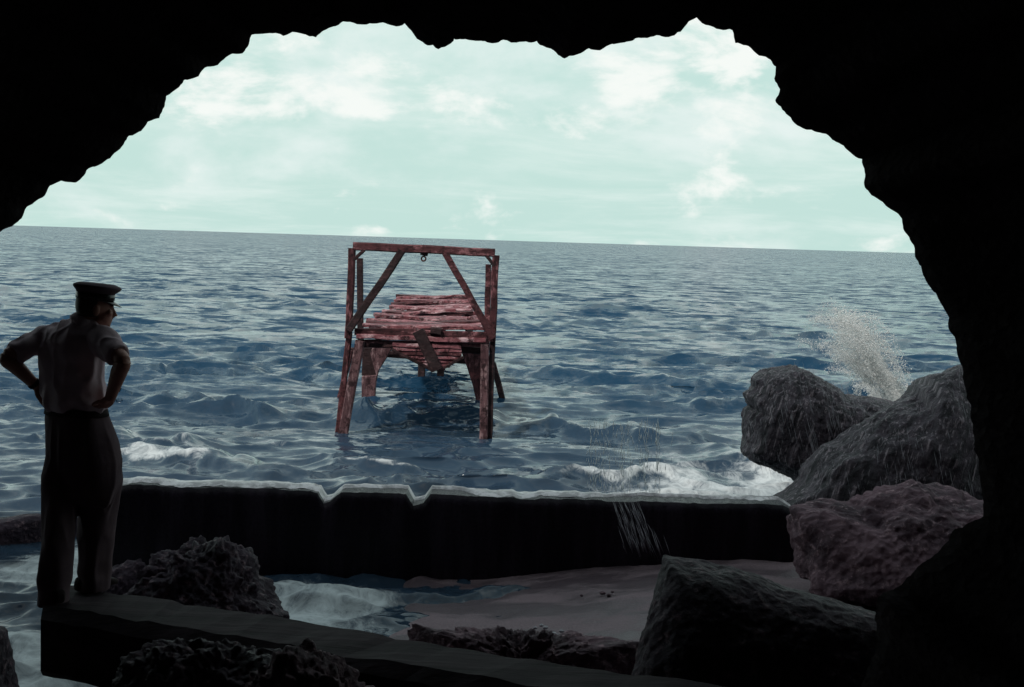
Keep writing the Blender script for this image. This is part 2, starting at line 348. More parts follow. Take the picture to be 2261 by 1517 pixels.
    at = me.attributes.new('foam', 'FLOAT', 'POINT'); at.data.foreach_set('value', np.clip(foam, 0, 0.78).astype(np.float32).ravel())
    o = link('sea', me, M['water']); o['kind'] = 'structure'
build_sea()

# ------------------------------------------------------------------ ground: cave floor running down to the sand behind the wall
def ground_z(X, Y):
    floor = 1.30 - 0.12 * sstep(1, 4, Y) - 0.55 * sstep(3.8, 6.2, Y) - 0.22 * sstep(6.0, 8.4, Y)
    sand = 0.02 + 0.24 * sstep(-0.9, 2.2, X) + 0.10 * sstep(10.8, 8.6, Y)
    z = floor + (sand - floor) * sstep(7.2, 9.2, Y)
    pool = sstep(-0.7, -1.3, X) * sstep(-2.3, -1.75, X) * sstep(9.6, 10.8, Y)
    z = z - 0.32 * pool
    z = z - 0.75 * sstep(-2.45, -3.1, X) * sstep(5.5, 8.0, Y) * (1 - 0.0 * Y)
    z = z + 0.42 * np.exp(-((X + 2.95) / 0.55) ** 2 - ((Y - 11.3) / 0.7) ** 2) * 1.15
    return z
def build_ground():
    xs = np.linspace(-7, 7, 240); ys = np.linspace(-8.5, 12.45, 330)
    YY, XX = np.meshgrid(ys, xs, indexing='ij')
    q = np.stack([XX.ravel(), YY.ravel(), np.zeros(XX.size)], 1)
    Z = ground_z(XX, YY) + (0.035 * fbm(q, 1.1, 3, 0.5, 4) + 0.012 * fbm(q, 5, 4, 0.6, 8)).reshape(XX.shape)
    me = quads_mesh('beach_sand', np.stack([XX, YY, Z], -1).reshape(-1, 3), grid_faces(len(ys), len(xs))); me.shade_smooth()
    tag(link('beach_sand', me, M['sand']), kind='structure')
build_ground()

# ------------------------------------------------------------------ the cliff with the cave
RIM = [(-430, 1960), (-440, 1300), (-330, 950), (-180, 700), (-60, 545), (0, 512), (30, 500), (48, 480), (62, 458), (92, 432), (110, 415), (135, 397), (165, 398),
       (180, 390), (200, 365), (222, 358), (243, 352), (262, 330), (285, 300), (310, 290), (325, 268), (352, 262), (365, 240), (368, 215), (380, 205), (400, 185),
       (408, 175), (440, 170), (455, 152), (500, 130), (535, 115), (545, 100), (556, 77), (590, 74), (610, 72), (625, 76), (645, 70), (668, 73), (695, 85), (715, 68),
       (760, 50), (800, 52), (818, 48), (830, 54), (890, 56), (900, 65), (920, 85), (945, 98), (958, 97), (970, 107), (982, 106), (1000, 88), (1060, 90), (1090, 95),
       (1120, 90), (1185, 88), (1195, 98), (1225, 112), (1248, 126), (1275, 120), (1300, 110), (1325, 113), (1345, 100), (1400, 90), (1450, 80), (1490, 82), (1505, 72),
       (1520, 50), (1538, 41), (1555, 55), (1580, 62), (1620, 66), (1625, 95), (1655, 103), (1690, 124), (1715, 150), (1712, 172), (1722, 195), (1713, 220), (1722, 235),
       (1755, 272), (1780, 285), (1840, 308), (1865, 325), (1885, 350), (1900, 352), (1910, 385), (1908, 415), (1950, 450), (1980, 475), (2000, 515), (2015, 545),
       (2020, 565), (2040, 610), (2065, 650), (2090, 700), (2110, 750), (2120, 800), (2128, 830), (2140, 900), (2155, 980), (2165, 1060), (2172, 1110), (2168, 1140),
       (2110, 1170), (2080, 1210), (2010, 1270), (1940, 1320), (1932, 1360), (1935, 1440), (1900, 1517), (1880, 1960)]
def build_cliff():
    pts = []
    loop = RIM + [(1200, 2050), (300, 2050)]
    for i, a in enumerate(loop):                     # resample the rim finely
        c = loop[(i + 1) % len(loop)]; L = math.hypot(c[0] - a[0], c[1] - a[1]); n = max(1, int(L / 6.0))
        for k in range(n): pts.append((a[0] + (c[0] - a[0]) * k / n, a[1] + (c[1] - a[1]) * k / n))
    n = len(pts); pts = np.array(pts)
    jit = np.stack([pts[:, 0] / 30, pts[:, 1] / 30, np.zeros(n)], 1)
    pts = pts + 4.4 * np.stack([fbm(jit, 1.0, 4, 0.6, 31), fbm(jit, 1.0, 4, 0.6, 57)], 1)
    slow = np.stack([pts[:, 0] / 500, pts[:, 1] / 500, np.zeros(n)], 1)
    Ym = 6.0 + 0.35 * vnoise(slow, 2) + 0.10 * vnoise(slow * 6, 8)
    ring = np.array([P(p[0], p[1], y) for p, y in zip(pts, Ym)])
    ctr = np.array(P(1060, 720, 6.0))
    secs = [(-14.0, 0.05), (-13.5, 0.8), (-9.5, 1.35), (-6.5, 1.60), (-4.0, 1.66), (-2.6, 1.55), (-1.6, 1.42), (-1.0, 1.32), (-0.6, 1.22), (-0.35, 1.14), (-0.18, 1.075), (-0.08, 1.03), (0, 1.0),
            (0.08, 1.03), (0.22, 1.08), (0.5, 1.17), (0.9, 1.30), (1.5, 1.50), (2.1, 1.75), (2.6, 2.05), (2.9, 2.5), (3.05, 3.1), (3.0, 4.0), (2.8, 5.4), (2.4, 7.2), (1.6, 9.0), (-1, 10.2), (-14, 10.4)]  # outer roof and height, out of view, shaped to shade the foreground
    rows = []
    for k, (dy, sc) in enumerate(secs):
        q = ring - ctr; r = q * sc; r[:, 1] = ring[:, 1] - ctr[1]
        v = ctr + r; v[:, 1] = ring[:, 1] + dy
        off = abs(sc - 1.0)
        amp = min(0.55, off * 0.55)
        if k != 12:
            d = q / np.linalg.norm(q, axis=1)[:, None]
            nz = fbm(v, 0.9, 5, 0.55, 70)
            v = v + d * np.maximum(nz, -0.6 if dy <= 0 else -0.12)[:, None] * amp * (1 if dy <= 0 else 0.8)
            v[:, 1] += amp * 0.5 * fbm(v, 1.1, 4, 0.5, 90) * (1 if off > .05 else 0)
        rows.append(v)
    V = np.concatenate(rows); F = grid_faces(len(secs), n, True)
    me = quads_mesh('cliff', V, F)
    bm = bmesh.new(); bm.from_mesh(me); bm.verts.ensure_lookup_table()
    bm.faces.new([bm.verts[i] for i in range(n)]); bm.to_mesh(me); bm.free()
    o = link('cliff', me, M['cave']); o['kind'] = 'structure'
build_cliff()

# ------------------------------------------------------------------ rocks
def star_radius(poly, th):
    r = np.zeros_like(th); n = len(poly); cx, cz = np.cos(th), np.sin(th)
    for i in range(n):
        a, c = poly[i], poly[(i + 1) % n]; e = c - a
        den = cx * e[1] - cz * e[0]; den = np.where(np.abs(den) < 1e-9, 1e-9, den)
        t = (a[0] * e[1] - a[1] * e[0]) / den; u = (a[0] * cz - a[1] * cx) / den
        ok = (t > 0) & (u >= -1e-6) & (u <= 1 + 1e-6); r = np.where(ok & (t > r), t, r)
    return r
def rock(name, poly_px, Yc, front, back, mat, label, cat='rock', group=None, amp=0.06, scale=2.4, N=260, Mr=120, centre=None, square=0.75, seed=0, lean=0.0, parent=None, fine=0.5, chips=16):
    poly = np.array([(v.x, v.z) for v in (P(x, y, Yc) for x, y in poly_px)])
    c = poly.mean(0) if centre is None else np.array([(v.x, v.z) for v in [P(*centre, Yc)]][0])
    th = np.linspace(0, 2 * math.pi, N, endpoint=False); r = star_radius(poly - c, th)
    r = np.where(r <= 0, np.max(r) * 0.3, r)
    ph = np.linspace(-math.pi / 2, math.pi / 2, Mr)
    cp = np.cos(ph) ** square; spn = np.sign(np.sin(ph)) * np.abs(np.sin(ph)) ** 0.9
    kk = np.exp(-0.5 * (np.arange(-30, 31) / 10.0) ** 2); kk /= kk.sum(); rs2 = np.convolve(np.concatenate([r[-30:], r, r[:30]]), kk, 'valid')
    wgt = (np.cos(ph) ** 2.5)[:, None]; rr = (r[None, :] * wgt + rs2[None, :] * (1 - wgt)) * cp[:, None]
    X = c[0] + rr * np.cos(th)[None, :]; Z = c[1] + rr * np.sin(th)[None, :]
    dep = np.where(spn < 0, front, back) * spn
    Y = Yc + np.repeat(dep[:, None], N, 1) + lean * (Z - c[1])
    V = np.stack([X, Y, Z], -1).reshape(-1, 3)
    D = V - np.array([c[0], Yc, c[1]]); D /= np.maximum(np.linalg.norm(D, axis=1), 1e-6)[:, None]
    nz = 0.75 * fbm(V, scale, 3, 0.5, seed) + fine * (0.60 * fbm(V, scale * 2.3, 3, 0.55, seed + 40) - 0.25 * fbm(V, scale * 3.7, 2, 0.5, seed + 60, True))
    V = V + D * (nz * amp)[:, None]
    if chips:                                                     # flat broken faces
        rg = np.random.default_rng(seed + 500); ctr = np.array([c[0], Yc, c[1]])
        for _ in range(chips):
            nrm = rg.normal(0, 1, 3); nrm /= np.hypot(nrm[0], nrm[2]); nrm[1] = -rg.uniform(0.75, 2.5); nrm /= np.linalg.norm(nrm)
            pr = (V - ctr) @ nrm; lim = np.percentile(pr, rg.uniform(93, 98.5)); over = np.maximum(pr - lim, 0); V = V - nrm[None] * (over * 0.8)[:, None]
        D = V - ctr; D /= np.maximum(np.linalg.norm(D, axis=1), 1e-6)[:, None]
    V = V + D * (amp * fine * 0.45 * fbm(V, scale * 4.2, 3, 0.6, seed + 90))[:, None]
    me = quads_mesh(name, V, grid_faces(Mr, N, True)); me.shade_smooth()
    o = link(name, me, mat); tag(o, label, cat, group)
    return o, V.reshape(Mr, N, 3)
def cr6(L): return [(1550 + x / 3.034, 650 + y / 3.034) for x, y in L]

b1, b1v = rock('boulder', cr6([(270, 1040), (300, 980), (285, 860), (300, 780), (330, 760), (300, 700), (295, 670), (360, 630), (365, 580), (420, 530), (500, 505), (540, 495), (600, 490),
      (640, 475), (660, 500), (720, 510), (780, 550), (830, 600), (900, 630), (930, 660), (1000, 690), (1080, 680), (1150, 700), (1220, 710), (1300, 735), (1400, 1000), (1400, 1650), (1000, 1650), (800, 1330), (690, 1270), (600, 1220), (500, 1170), (400, 1130), (310, 1090)]),
      15.6, 0.75, 0.95, M['grooved'], 'tall rounded grey boulder leaning over the white surf, wet with runnels', 'boulder', 'boulders by the cave mouth', amp=0.05, scale=2.6, N=380, Mr=140, centre=(1790, 945), seed=3, lean=0.12, chips=8)
b2, b2v = rock('boulder', cr6([(430, 1440), (600, 1340), (690, 1280), (730, 1190), (780, 1120), (850, 1050), (950, 1000), (1050, 920), (1150, 840), (1250, 770), (1350, 730), (1430, 710), (1460, 690), (1460, 640), (1510, 620),
      (1530, 560), (1570, 545), (1640, 540), (1700, 510), (1750, 490), (1950, 420), (2250, 600), (2350, 1000), (2350, 1800), (430, 1800)]),
      13.8, 0.8, 1.0, M['grooved'], 'broad sloping dark boulder rising against the right-hand cave wall', 'boulder', 'boulders by the cave mouth', amp=0.06, scale=2.2, N=400, Mr=140, centre=(2010, 1060), seed=9)
b3, b3v = rock('rock_outcrop', [(1752, 1128), (1800, 1125), (1850, 1122), (1900, 1130), (1940, 1118), (1980, 1100), (2040, 1085), (2100, 1092), (2150, 1095), (2185, 1110), (2330, 1120), (2400, 1300), (2350, 1480), (1960, 1480),
      (1930, 1335), (1880, 1322), (1800, 1300), (1758, 1285), (1762, 1200)],
      11.15, 0.85, 0.8, M['brown_rock'], 'rough brown pitted rock outcrop at the right end of the seawall', 'rock', amp=0.14, scale=1.7, N=360, Mr=150, centre=(2010, 1230), seed=21, lean=0.35, fine=0.5)
rock('rock_mound', [(296, 1335), (300, 1290), (330, 1250), (370, 1225), (405, 1207), (440, 1212), (490, 1205), (525, 1225), (548, 1262), (560, 1295), (600, 1330), (625, 1365), (620, 1480), (290, 1480)],
     9.6, 0.5, 0.6, M['dark_rock'], 'low dark jagged rock mound between the man and the foaming pool', 'rock', amp=0.07, scale=3.6, N=300, Mr=120, centre=(450, 1330), seed=33, fine=0.9)
rock('rock', [(255, 1700), (275, 1500), (300, 1465), (350, 1440), (420, 1425), (520, 1432), (600, 1440), (650, 1480), (680, 1700)],
     6.35, 0.35, 0.28, M['dark_rock'], 'dim dark rock at the bottom edge below the beam', 'rock', amp=0.06, scale=4, N=260, Mr=100, centre=(460, 1560), seed=41, fine=0.9)
rock('rock', [(500, 1800), (525, 1525), (560, 1492), (600, 1468), (640, 1447), (680, 1458), (715, 1488), (770, 1505), (820, 1560), (850, 1800)],
     5.6, 0.35, 0.3, M['brown_rock'], 'paler brown rock at the bottom edge, nearest the camera', 'rock', amp=0.05, scale=4, N=260, Mr=100, centre=(665, 1620), seed=47, fine=0.9)
rock('rock', [(-90, 1640), (-80, 1420), (-40, 1388), (4, 1395), (10, 1430), (8, 1480), (30, 1560), (40, 1640)],
     8.2, 0.3, 0.3, M['dark_rock'], 'dark rock just showing at the left edge in the foam', 'rock', amp=0.03, scale=4, N=140, Mr=70, centre=(-30, 1520), seed=51)
rock('tilted_slab', [(1478, 1253), (1560, 1266), (1650, 1291), (1760, 1320), (1850, 1345), (1945, 1370), (2080, 1420), (2100, 1700), (1370, 1700), (1398, 1500), (1440, 1360)],
     7.35, 0.30, 0.35, M['dark_rock'], 'large dark tilted concrete slab with a sloping top edge at lower right', 'slab', amp=0.022, scale=3.2, N=320, Mr=110, centre=(1680, 1480), seed=61, square=0.35, fine=0.8, lean=0.45, chips=3)
rock('rock_ledge', [(830, 1470), (850, 1400), (900, 1392), (950, 1400), (1050, 1410), (1120, 1406), (1200, 1413), (1300, 1418), (1400, 1424), (1450, 1440), (1470, 1560), (830, 1560)],
     8.0, 0.25, 0.35, M['brown_rock'], 'crusty rubble ledge along the far side of the beam, edging the sand', 'rock', amp=0.05, scale=5.5, N=360, Mr=80, centre=(1150, 1480), seed=71, fine=1.0)
rock('rock_ledge', [(-420, 1260), (-400, 1160), (-200, 1140), (-60, 1150), (0, 1152), (60, 1143), (130, 1142), (190, 1150), (225, 1175), (230, 1260)],
     13.3, 0.35, 0.5, M['dark_rock'], 'low dark rock ledge awash at the left, behind the man', 'rock', amp=0.05, scale=3, N=300, Mr=90, centre=(-100, 1210), seed=81)
rock('rock', [(330, 1420), (200, 1420), (225, 1262), (260, 1245), (310, 1235), (345, 1290)], 11.6, 0.2, 0.2, M['dark_rock'], 'small dark rock at the foot of the wall, right of the man\'s legs', 'rock', amp=0.04, scale=5, N=140, Mr=70, centre=(275, 1320), seed=88)
rock('rock', [(800, 1390), (815, 1330), (880, 1322), (940, 1318), (985, 1308), (1030, 1312), (1060, 1330), (1090, 1390)], 11.9, 0.12, 0.15, M['dark_rock'], 'flat dark stones at the foot of the wall beside the pool', 'rock', amp=0.03, scale=6, N=180, Mr=70, centre=(960, 1360), seed=91)

# ------------------------------------------------------------------ seawall
def build_wall():
    Yw, thick, top = 12.3, 0.34, 0.755
    x0 = P(222, 1100, Yw).x; x1 = P(1758, 1120, Yw).x
    prof = [(x0, top - 0.03)]
    def notch(pa, pb, pc, pd, dep):
        a, bb, c, d = (P(q, 1100, Yw).x for q in (pa, pb, pc, pd))
        return [(a, top), (bb, top - dep), (c, top - dep * 0.8), (d, top + 0.005)]
    seg = [(x0, top - 0.03), (x0 + 0.25, top + 0.01)] + notch(700, 714, 728, 752, 0.10) + notch(896, 912, 934, 950, 0.105) + [(P(1170, 1100, Yw).x, top), (P(1640, 1100, Yw).x, top - 0.005), (P(1730, 1100, Yw).x, top + 0.0), (x1, top - 0.055)]
    xs = np.unique(np.concatenate([np.linspace(x0, x1, 420), [s[0] for s in seg]])); zt = np.interp(xs, [s[0] for s in seg], [s[1] for s in seg])
    q = np.stack([xs, np.zeros_like(xs), np.zeros_like(xs)], 1)
    zt = zt + 0.010 * fbm(q, 3.0, 5, 0.6, 5) - 0.012 * np.maximum(0, vnoise(q * 9, 12))
    rows = []
    for fz in (0, 0.25, 0.5, 0.75, 0.93, 1.0): rows.append(np.stack([xs, np.full_like(xs, Yw) + 0.007 * vnoise(q * 4 + fz * 7, 3) * (fz < 0.99) + (0.02 if fz == 1 else 0), -0.5 + (zt + 0.5) * fz - (0.012 if fz == 1.0 else 0) * 0], 1))
    for fy in (0.05, 0.5, 0.95): rows.append(np.stack([xs, np.full_like(xs, Yw + thick * fy + 0.02), zt + 0.012 * (fy == 0.5) + 0.004 * vnoise(q * 14 + fy * 5, 7)], 1))
    for fz in (0.97, 0.5, 0): rows.append(np.stack([xs, np.full_like(xs, Yw + thick + 0.04), -0.5 + (zt + 0.5) * fz], 1))
    V = np.concatenate(rows); m = len(xs); n = len(rows)
    me = quads_mesh('seawall', V, grid_faces(n, m))
    bm = bmesh.new(); bm.from_mesh(me); bm.verts.ensure_lookup_table()
    for j in (0, m - 1): bm.faces.new([bm.verts[i * m + j] for i in range(n)])
    bm.faces.new([bm.verts[j] for j in range(m)] + [bm.verts[(n - 1) * m + j] for j in range(m - 1, -1, -1)])
    bmesh.ops.recalc_face_normals(bm, faces=bm.faces); bm.to_mesh(me); bm.free()
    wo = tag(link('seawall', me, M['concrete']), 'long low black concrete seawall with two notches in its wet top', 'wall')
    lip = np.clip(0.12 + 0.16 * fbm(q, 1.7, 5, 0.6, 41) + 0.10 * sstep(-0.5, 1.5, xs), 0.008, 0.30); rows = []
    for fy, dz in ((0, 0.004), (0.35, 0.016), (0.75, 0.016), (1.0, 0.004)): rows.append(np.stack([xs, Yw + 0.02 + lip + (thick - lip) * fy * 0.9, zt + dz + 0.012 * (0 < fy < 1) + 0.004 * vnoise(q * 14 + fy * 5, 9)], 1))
    ml = quads_mesh('top_shine', np.concatenate(rows), grid_faces(4, m)); ml.shade_smooth()  # strip along the wall top carrying the painted sky shine
    link('top_shine', ml, M['top_shine'], wo)['label'] = 'wet top of the wall, sky shine painted pale'
build_wall()

# ------------------------------------------------------------------ beam the man stands on
def beam_mesh(name, p0, p1, wd, dp, up=(0, 0, 1), seg=10, wob=0.006, seed=0, taper=1.0):
    p0, p1 = Vector(p0), Vector(p1); d = (p1 - p0); L = d.length; d.normalize()
    upv = Vector(up); s = d.cross(upv)
    if s.length < 1e-4: s = Vector((1, 0, 0))
    s.normalize(); u = s.cross(d); rs = random.Random(seed); c = 0.14
    prof = [(-.5, -.5 + c), (-.5 + c, -.5), (.5 - c, -.5), (.5, -.5 + c), (.5, .5 - c), (.5 - c, .5), (-.5 + c, .5), (-.5, .5 - c)]
    V, F = [], []
    for i in range(seg + 1):
        t = i / seg; k = 1 + (taper - 1) * t; ox, oy = rs.uniform(-wob, wob), rs.uniform(-wob, wob)
        for (a, bb) in prof:
            V.append(p0 + d * L * t + s * (a * wd * k + ox + rs.uniform(-wob, wob) * 0.5) + u * (bb * dp * k + oy + rs.uniform(-wob, wob) * 0.5))
    for i in range(seg):
        for j in range(8): F.append((i * 8 + j, i * 8 + (j + 1) % 8, (i + 1) * 8 + (j + 1) % 8, (i + 1) * 8 + j))
    F.append(tuple(range(7, -1, -1))); F.append(tuple(seg * 8 + j for j in range(8)))
    me = bpy.data.meshes.new(name); me.from_pydata([tuple(v) for v in V], [], F); me.update(); return me
BEAM_TOP = 0.92
dirb = Vector((0.917, -0.399, 0)); nb = Vector((-0.399, -0.917, 0)) * -1   # nb points away from the camera
start = Vector((-2.40, 7.86, BEAM_TOP - 0.20)); end = start + dirb * 4.6
fb = beam_mesh('fallen_beam', start, end, 0.58, 0.40, seg=60, wob=0.004, seed=4)
for v in fb.vertices:
    rel = v.co - start; tt = min(1.0, max(0.0, rel.dot(dirb) / 1.6)); v.co -= dirb * (0.40 * (rel.dot(nb) + 0.29) / 0.58 * (1 - tt))
bv = np.array([tuple(v.co) for v in fb.vertices]); bn = fbm(bv, 2.5, 3, 0.6, 15)
for v, k in zip(fb.vertices, bn): v.co += Vector((0, 0.012 * k, 0.016 * k - 0.03 * max(0, k - 0.5)))
tag(link('fallen_beam', fb, M['timber']), 'massive dark squared beam lying diagonally across the foreground, man standing on its end', 'beam')

# ------------------------------------------------------------------ the ruined jetty
def c1(x, y): return (680 + x / 2.918, 500 + y / 2.918)
def PC(x, y, Y): return P(*c1(x, y), Y)
YF, YR = 21.4, 23.6
jroot = empty('jetty', (PC(700, 1360, YF).x, YF + 3, -0.6))
tag(jroot, 'ruined red-brown timber jetty with a braced gantry frame, standing in the waves', 'jetty')
cnt = [100]
def jb(name, a, c, wd, dp, mat='jetty', seg=5, wob=0.006, up=(0, 0, 1), taper=1.0):
    cnt[0] += 1
    return link(name, beam_mesh(name, a, c, wd, dp, up, seg, wob, cnt[0], taper), M[mat], jroot)
FWD = (0, 1, 0)
jb('top_beam', PC(292, 126, YF), PC(1205, 170, YF), 0.14, 0.125, seg=6)
jb('post', PC(286, 140, YF), PC(260, 720, YF), 0.105, 0.12, 'jetty_post', up=FWD)
jb('post', PC(1210, 186, YF), PC(1188, 740, YF), 0.105, 0.12, 'jetty_post', up=FWD)
jb('leg', PC(265, 690, YF + .03), PC(182, 1440, YF + .03), 0.09, 0.10, 'jetty_post', up=FWD)
jb('leg', PC(335, 735, YF - .06), PC(205, 1440, YF - .06), 0.145, 0.10, 'jetty_wet', up=FWD)
jb('leg', PC(1192, 700, YF + .03), PC(1166, 1440, YF + .03), 0.085, 0.10, 'jetty_dark', up=FWD)
jb('leg', PC(1140, 760, YF - .05), PC(1130, 1440, YF - .05), 0.125, 0.10, 'jetty_wet', up=FWD)
jb('diagonal_brace', PC(607, 158, YF - .10), PC(262, 672, YF - .10), 0.115, 0.07, 'jetty_dark', up=FWD)  # shaded face of this brace put into the darker timber
jb('diagonal_brace', PC(885, 170, YF - .10), PC(1192, 722, YF - .10), 0.10, 0.07, 'jetty', up=FWD)
jb('knee_brace', PC(362, 152, YF - .03), PC(296, 215, YF - .03), 0.05, 0.06, 'jetty_dark', up=FWD, seg=4, wob=0.003)
jb('knee_brace', PC(1140, 178, YF - .03), PC(1198, 250, YF - .03), 0.05, 0.06, 'jetty_dark', up=FWD, seg=4, wob=0.003)
jb('rear_post', PC(334, 205, YR), PC(338, 800, YR), 0.10, 0.11, 'jetty_dark', up=FWD)
jb('rear_post', PC(1164, 245, YR), PC(1150, 800, YR), 0.095, 0.11, 'jetty', up=FWD)
jb('splayed_leg', PC(275, 800, 26.4), PC(190, 1180, 26.4), 0.10, 0.11, 'jetty', up=FWD)
jb('splayed_leg', PC(1190, 880, 26.4), PC(1275, 1190, 26.4), 0.11, 0.11, 'jetty_dark', up=FWD)
jb('cross_beam', PC(262, 800, 26.5), PC(1200, 880, 26.5), 0.10, 0.12, 'jetty_dark')
def prism(name, pts, Y, th, mat):
    A = [PC(x, y, Y) for x, y in pts]; B = [v + Vector((0, th, 0)) for v in A]; n = len(A)
    F = [tuple(range(n)), tuple(range(2 * n - 1, n - 1, -1))] + [(i, i + n, (i + 1) % n + n, (i + 1) % n) for i in range(n)]
    me = bpy.data.meshes.new(name); me.from_pydata([tuple(v) for v in A + B], [], F); me.update()
    bm = bmesh.new(); bm.from_mesh(me); bmesh.ops.recalc_face_normals(bm, faces=bm.faces); bmesh.ops.bevel(bm, geom=bm.edges[:], offset=0.012, segments=1, affect='EDGES'); bm.to_mesh(me); bm.free()
    return link(name, me, M[mat], jroot)
prism('wide_leg', [(420, 772), (550, 768), (505, 850), (455, 930), (438, 1000), (425, 1200), (345, 1200), (345, 965), (440, 960), (400, 820)], 26.2, 0.14, 'jetty_wet')
prism('wide_leg', [(352, 780), (425, 780), (455, 880), (440, 962), (345, 962)], 26.42, 0.12, 'jetty_dark')  # dark piece: the leg's shaded face put into the colour
prism('wide_leg', [(985, 800), (1125, 795), (1120, 1200), (1100, 1200), (1060, 1020), (1015, 880)], 26.2, 0.14, 'jetty_post')
# front fascia: stacked planks
for k, (ya, yb, h, dy) in enumerate(((675, 700, 0.105, 0.0), (706, 738, 0.075, -0.03), (738, 765, 0.06, 0.02))):
    jb('fascia_plank', PC(300 + 12 * k, ya, YF + dy - .02), PC(1150 - 5 * k, yb, YF + dy - .02), 0.06, h, ('jetty', 'jetty_pale', 'jetty')[k], seg=8, wob=0.008)
jb('bearer_block', PC(365, 758, YF + .35), PC(552, 764, YF + .35), 0.3, 0.09, 'jetty_dark', seg=4)
jb('bearer_block', PC(972, 786, YF + .3), PC(1128, 796, YF + .3), 0.3, 0.12, 'jetty_dark', seg=4)
jb('hanging_strut', PC(708, 672, YF - .15), PC(830, 925, YF - .14), 0.17, 0.10, 'jetty_dark', up=FWD)
jb('broken_stub', PC(790, 668, YF - .08), PC(858, 678, YF - .08), 0.06, 0.10, 'jetty_dark', seg=3)
# deck planks running away to sea
def deck_at(t):                              # t 0 near .. 1 far: left, right edge and height
    Y = 21.5 + 15.0 * t
    return Y, -2.25 - 0.66 * t, -0.40 - 0.70 * t, 1.605 - 0.11 * t
y = 0.0; k = 0; rs = random.Random(5)
while y < 1.0:
    wd = rs.uniform(0.30, 0.52); Y, xl, xr, z = deck_at(y)
    zt = z + rs.uniform(-0.035, 0.05) + 0.05 * math.sin(k * 1.3); tilt = rs.uniform(-0.05, 0.05); yaw = rs.uniform(-0.07, 0.07)
    if k < 3: zt = z + 0.03 - 0.01 * k; tilt *= 0.3
    spans = [(xl + rs.uniform(-.08, .12), xr + rs.uniform(-.12, .08))]
    if k in (5, 9): spans = [(xl + 0.02, xl + 0.22), (xl + 0.62, xr)]
    if k in (6, 13): spans = [(xl, xr - 0.62), (xr - 0.2, xr)]
    if k in (10, 17): spans = [(xl + 0.4, xr - 0.45)]
    if k in (14, 20): spans = [(xl, xl + 0.9), (xl + 1.15, xr)]
    for (a, c) in spans:
        jb('deck_plank', (a, Y + wd / 2, zt - tilt), (c, Y + wd / 2 + yaw, zt + tilt), wd, 0.06, ('jetty_pale', 'jetty_pale', 'jetty')[k % 3], seg=5, wob=0.018)
    y += (wd + rs.uniform(0.01, 0.10)) / 15.0; k += 1
for off in (0.12, 0.5, 0.88):
    Y0, l0, r0, z0 = deck_at(0.005); Y1, l1, r1, z1 = deck_at(0.99)
    jb('joist', (l0 + (r0 - l0) * off, Y0, z0 - .13), (l1 + (r1 - l1) * off, Y1, z1 - .13), 0.10, 0.14, 'jetty_dark', seg=12)
for (t, off) in ((0.55, 0.40), (0.55, 0.62), (0.95, 0.40), (0.95, 0.62)):
    Y, l, r, z = deck_at(t); jb('pile', (l + (r - l) * off, Y, z - .2), (l + (r - l) * off, Y, -0.6), 0.15, 0.15, 'jetty_dark', up=FWD)
# V-shaped boarded apron hanging below the deck
for (yc, xa, xb) in ((762, 545, 985), (786, 548, 990), (811, 575, 990), (836, 632, 985), (860, 680, 950), (884, 728, 915), (904, 775, 885)):
    jb('apron_board', PC(xa, yc, YF - .02 + (yc - 760) * .0006), PC(xb, yc + 10, YF - .02 + (yc - 760) * .0006), 0.05, 0.070, ('jetty_pale', 'jetty')[int(yc) % 2], seg=4, wob=0.007)
jb('apron_edge', PC(538, 792, YF - .06), PC(800, 925, YF + .04), 0.045, 0.05, 'jetty_dark', up=FWD)
jb('apron_edge', PC(1000, 842, YF - .06), PC(850, 925, YF + .04), 0.045, 0.05, 'jetty_dark', up=FWD)
def torus_mesh(name, c, R0, r0, axis):
    bm = bmesh.new(); q = Vector(axis).normalized().to_track_quat('Z', 'Y'); vv = []
    for i in range(16):
        a = 2 * math.pi * i / 16
        for j in range(6):
            bb = 2 * math.pi * j / 6; vv.append(bm.verts.new(Vector(c) + q @ Vector(((R0 + r0 * math.cos(bb)) * math.cos(a), (R0 + r0 * math.cos(bb)) * math.sin(a), r0 * math.sin(bb)))))
    for i in range(16):
        for j in range(6): bm.faces.new((vv[i * 6 + j], vv[((i + 1) % 16) * 6 + j], vv[((i + 1) % 16) * 6 + (j + 1) % 6], vv[i * 6 + (j + 1) % 6]))
    me = bpy.data.meshes.new(name); bm.to_mesh(me); bm.free(); me.shade_smooth(); return me
link('hook_ring', torus_mesh('hook_ring', PC(745, 208, YF), 0.035, 0.012, (0.3, 1, 0)), M['iron'], jroot)
jb('hook_bracket', PC(725, 172, YF), PC(772, 182, YF), 0.05, 0.05, 'jetty_dark', seg=2, wob=0.002)

# ------------------------------------------------------------------ the man
ALPHA = R(26)                                # how far he is turned to the right of straight away
FW = Vector((math.sin(ALPHA), math.cos(ALPHA), 0)); RT = Vector((math.cos(ALPHA), -math.sin(ALPHA), 0))
YM = 7.98
def loft(rings, n=28, power=2.3):            # rings: (centre, half-width along RT, half-depth along FW)
    V, F = [], []
    for (c, a, d, *ax) in rings:
        rt, fw = ax if ax else (RT, FW)
        for j in range(n):
            t = 2 * math.pi * j / n; ct, st = math.cos(t), math.sin(t)
            V.append(Vector(c) + rt * (a * math.copysign(abs(ct) ** (2 / power), ct)) + fw * (d * math.copysign(abs(st) ** (2 / power), st)))
    m = len(rings)
    for i in range(m - 1):
        for j in range(n): F.append((i * n + j, i * n + (j + 1) % n, (i + 1) * n + (j + 1) % n, (i + 1) * n + j))
    F.append(tuple(range(n - 1, -1, -1))); F.append(tuple((m - 1) * n + j for j in range(n)))
    return V, F
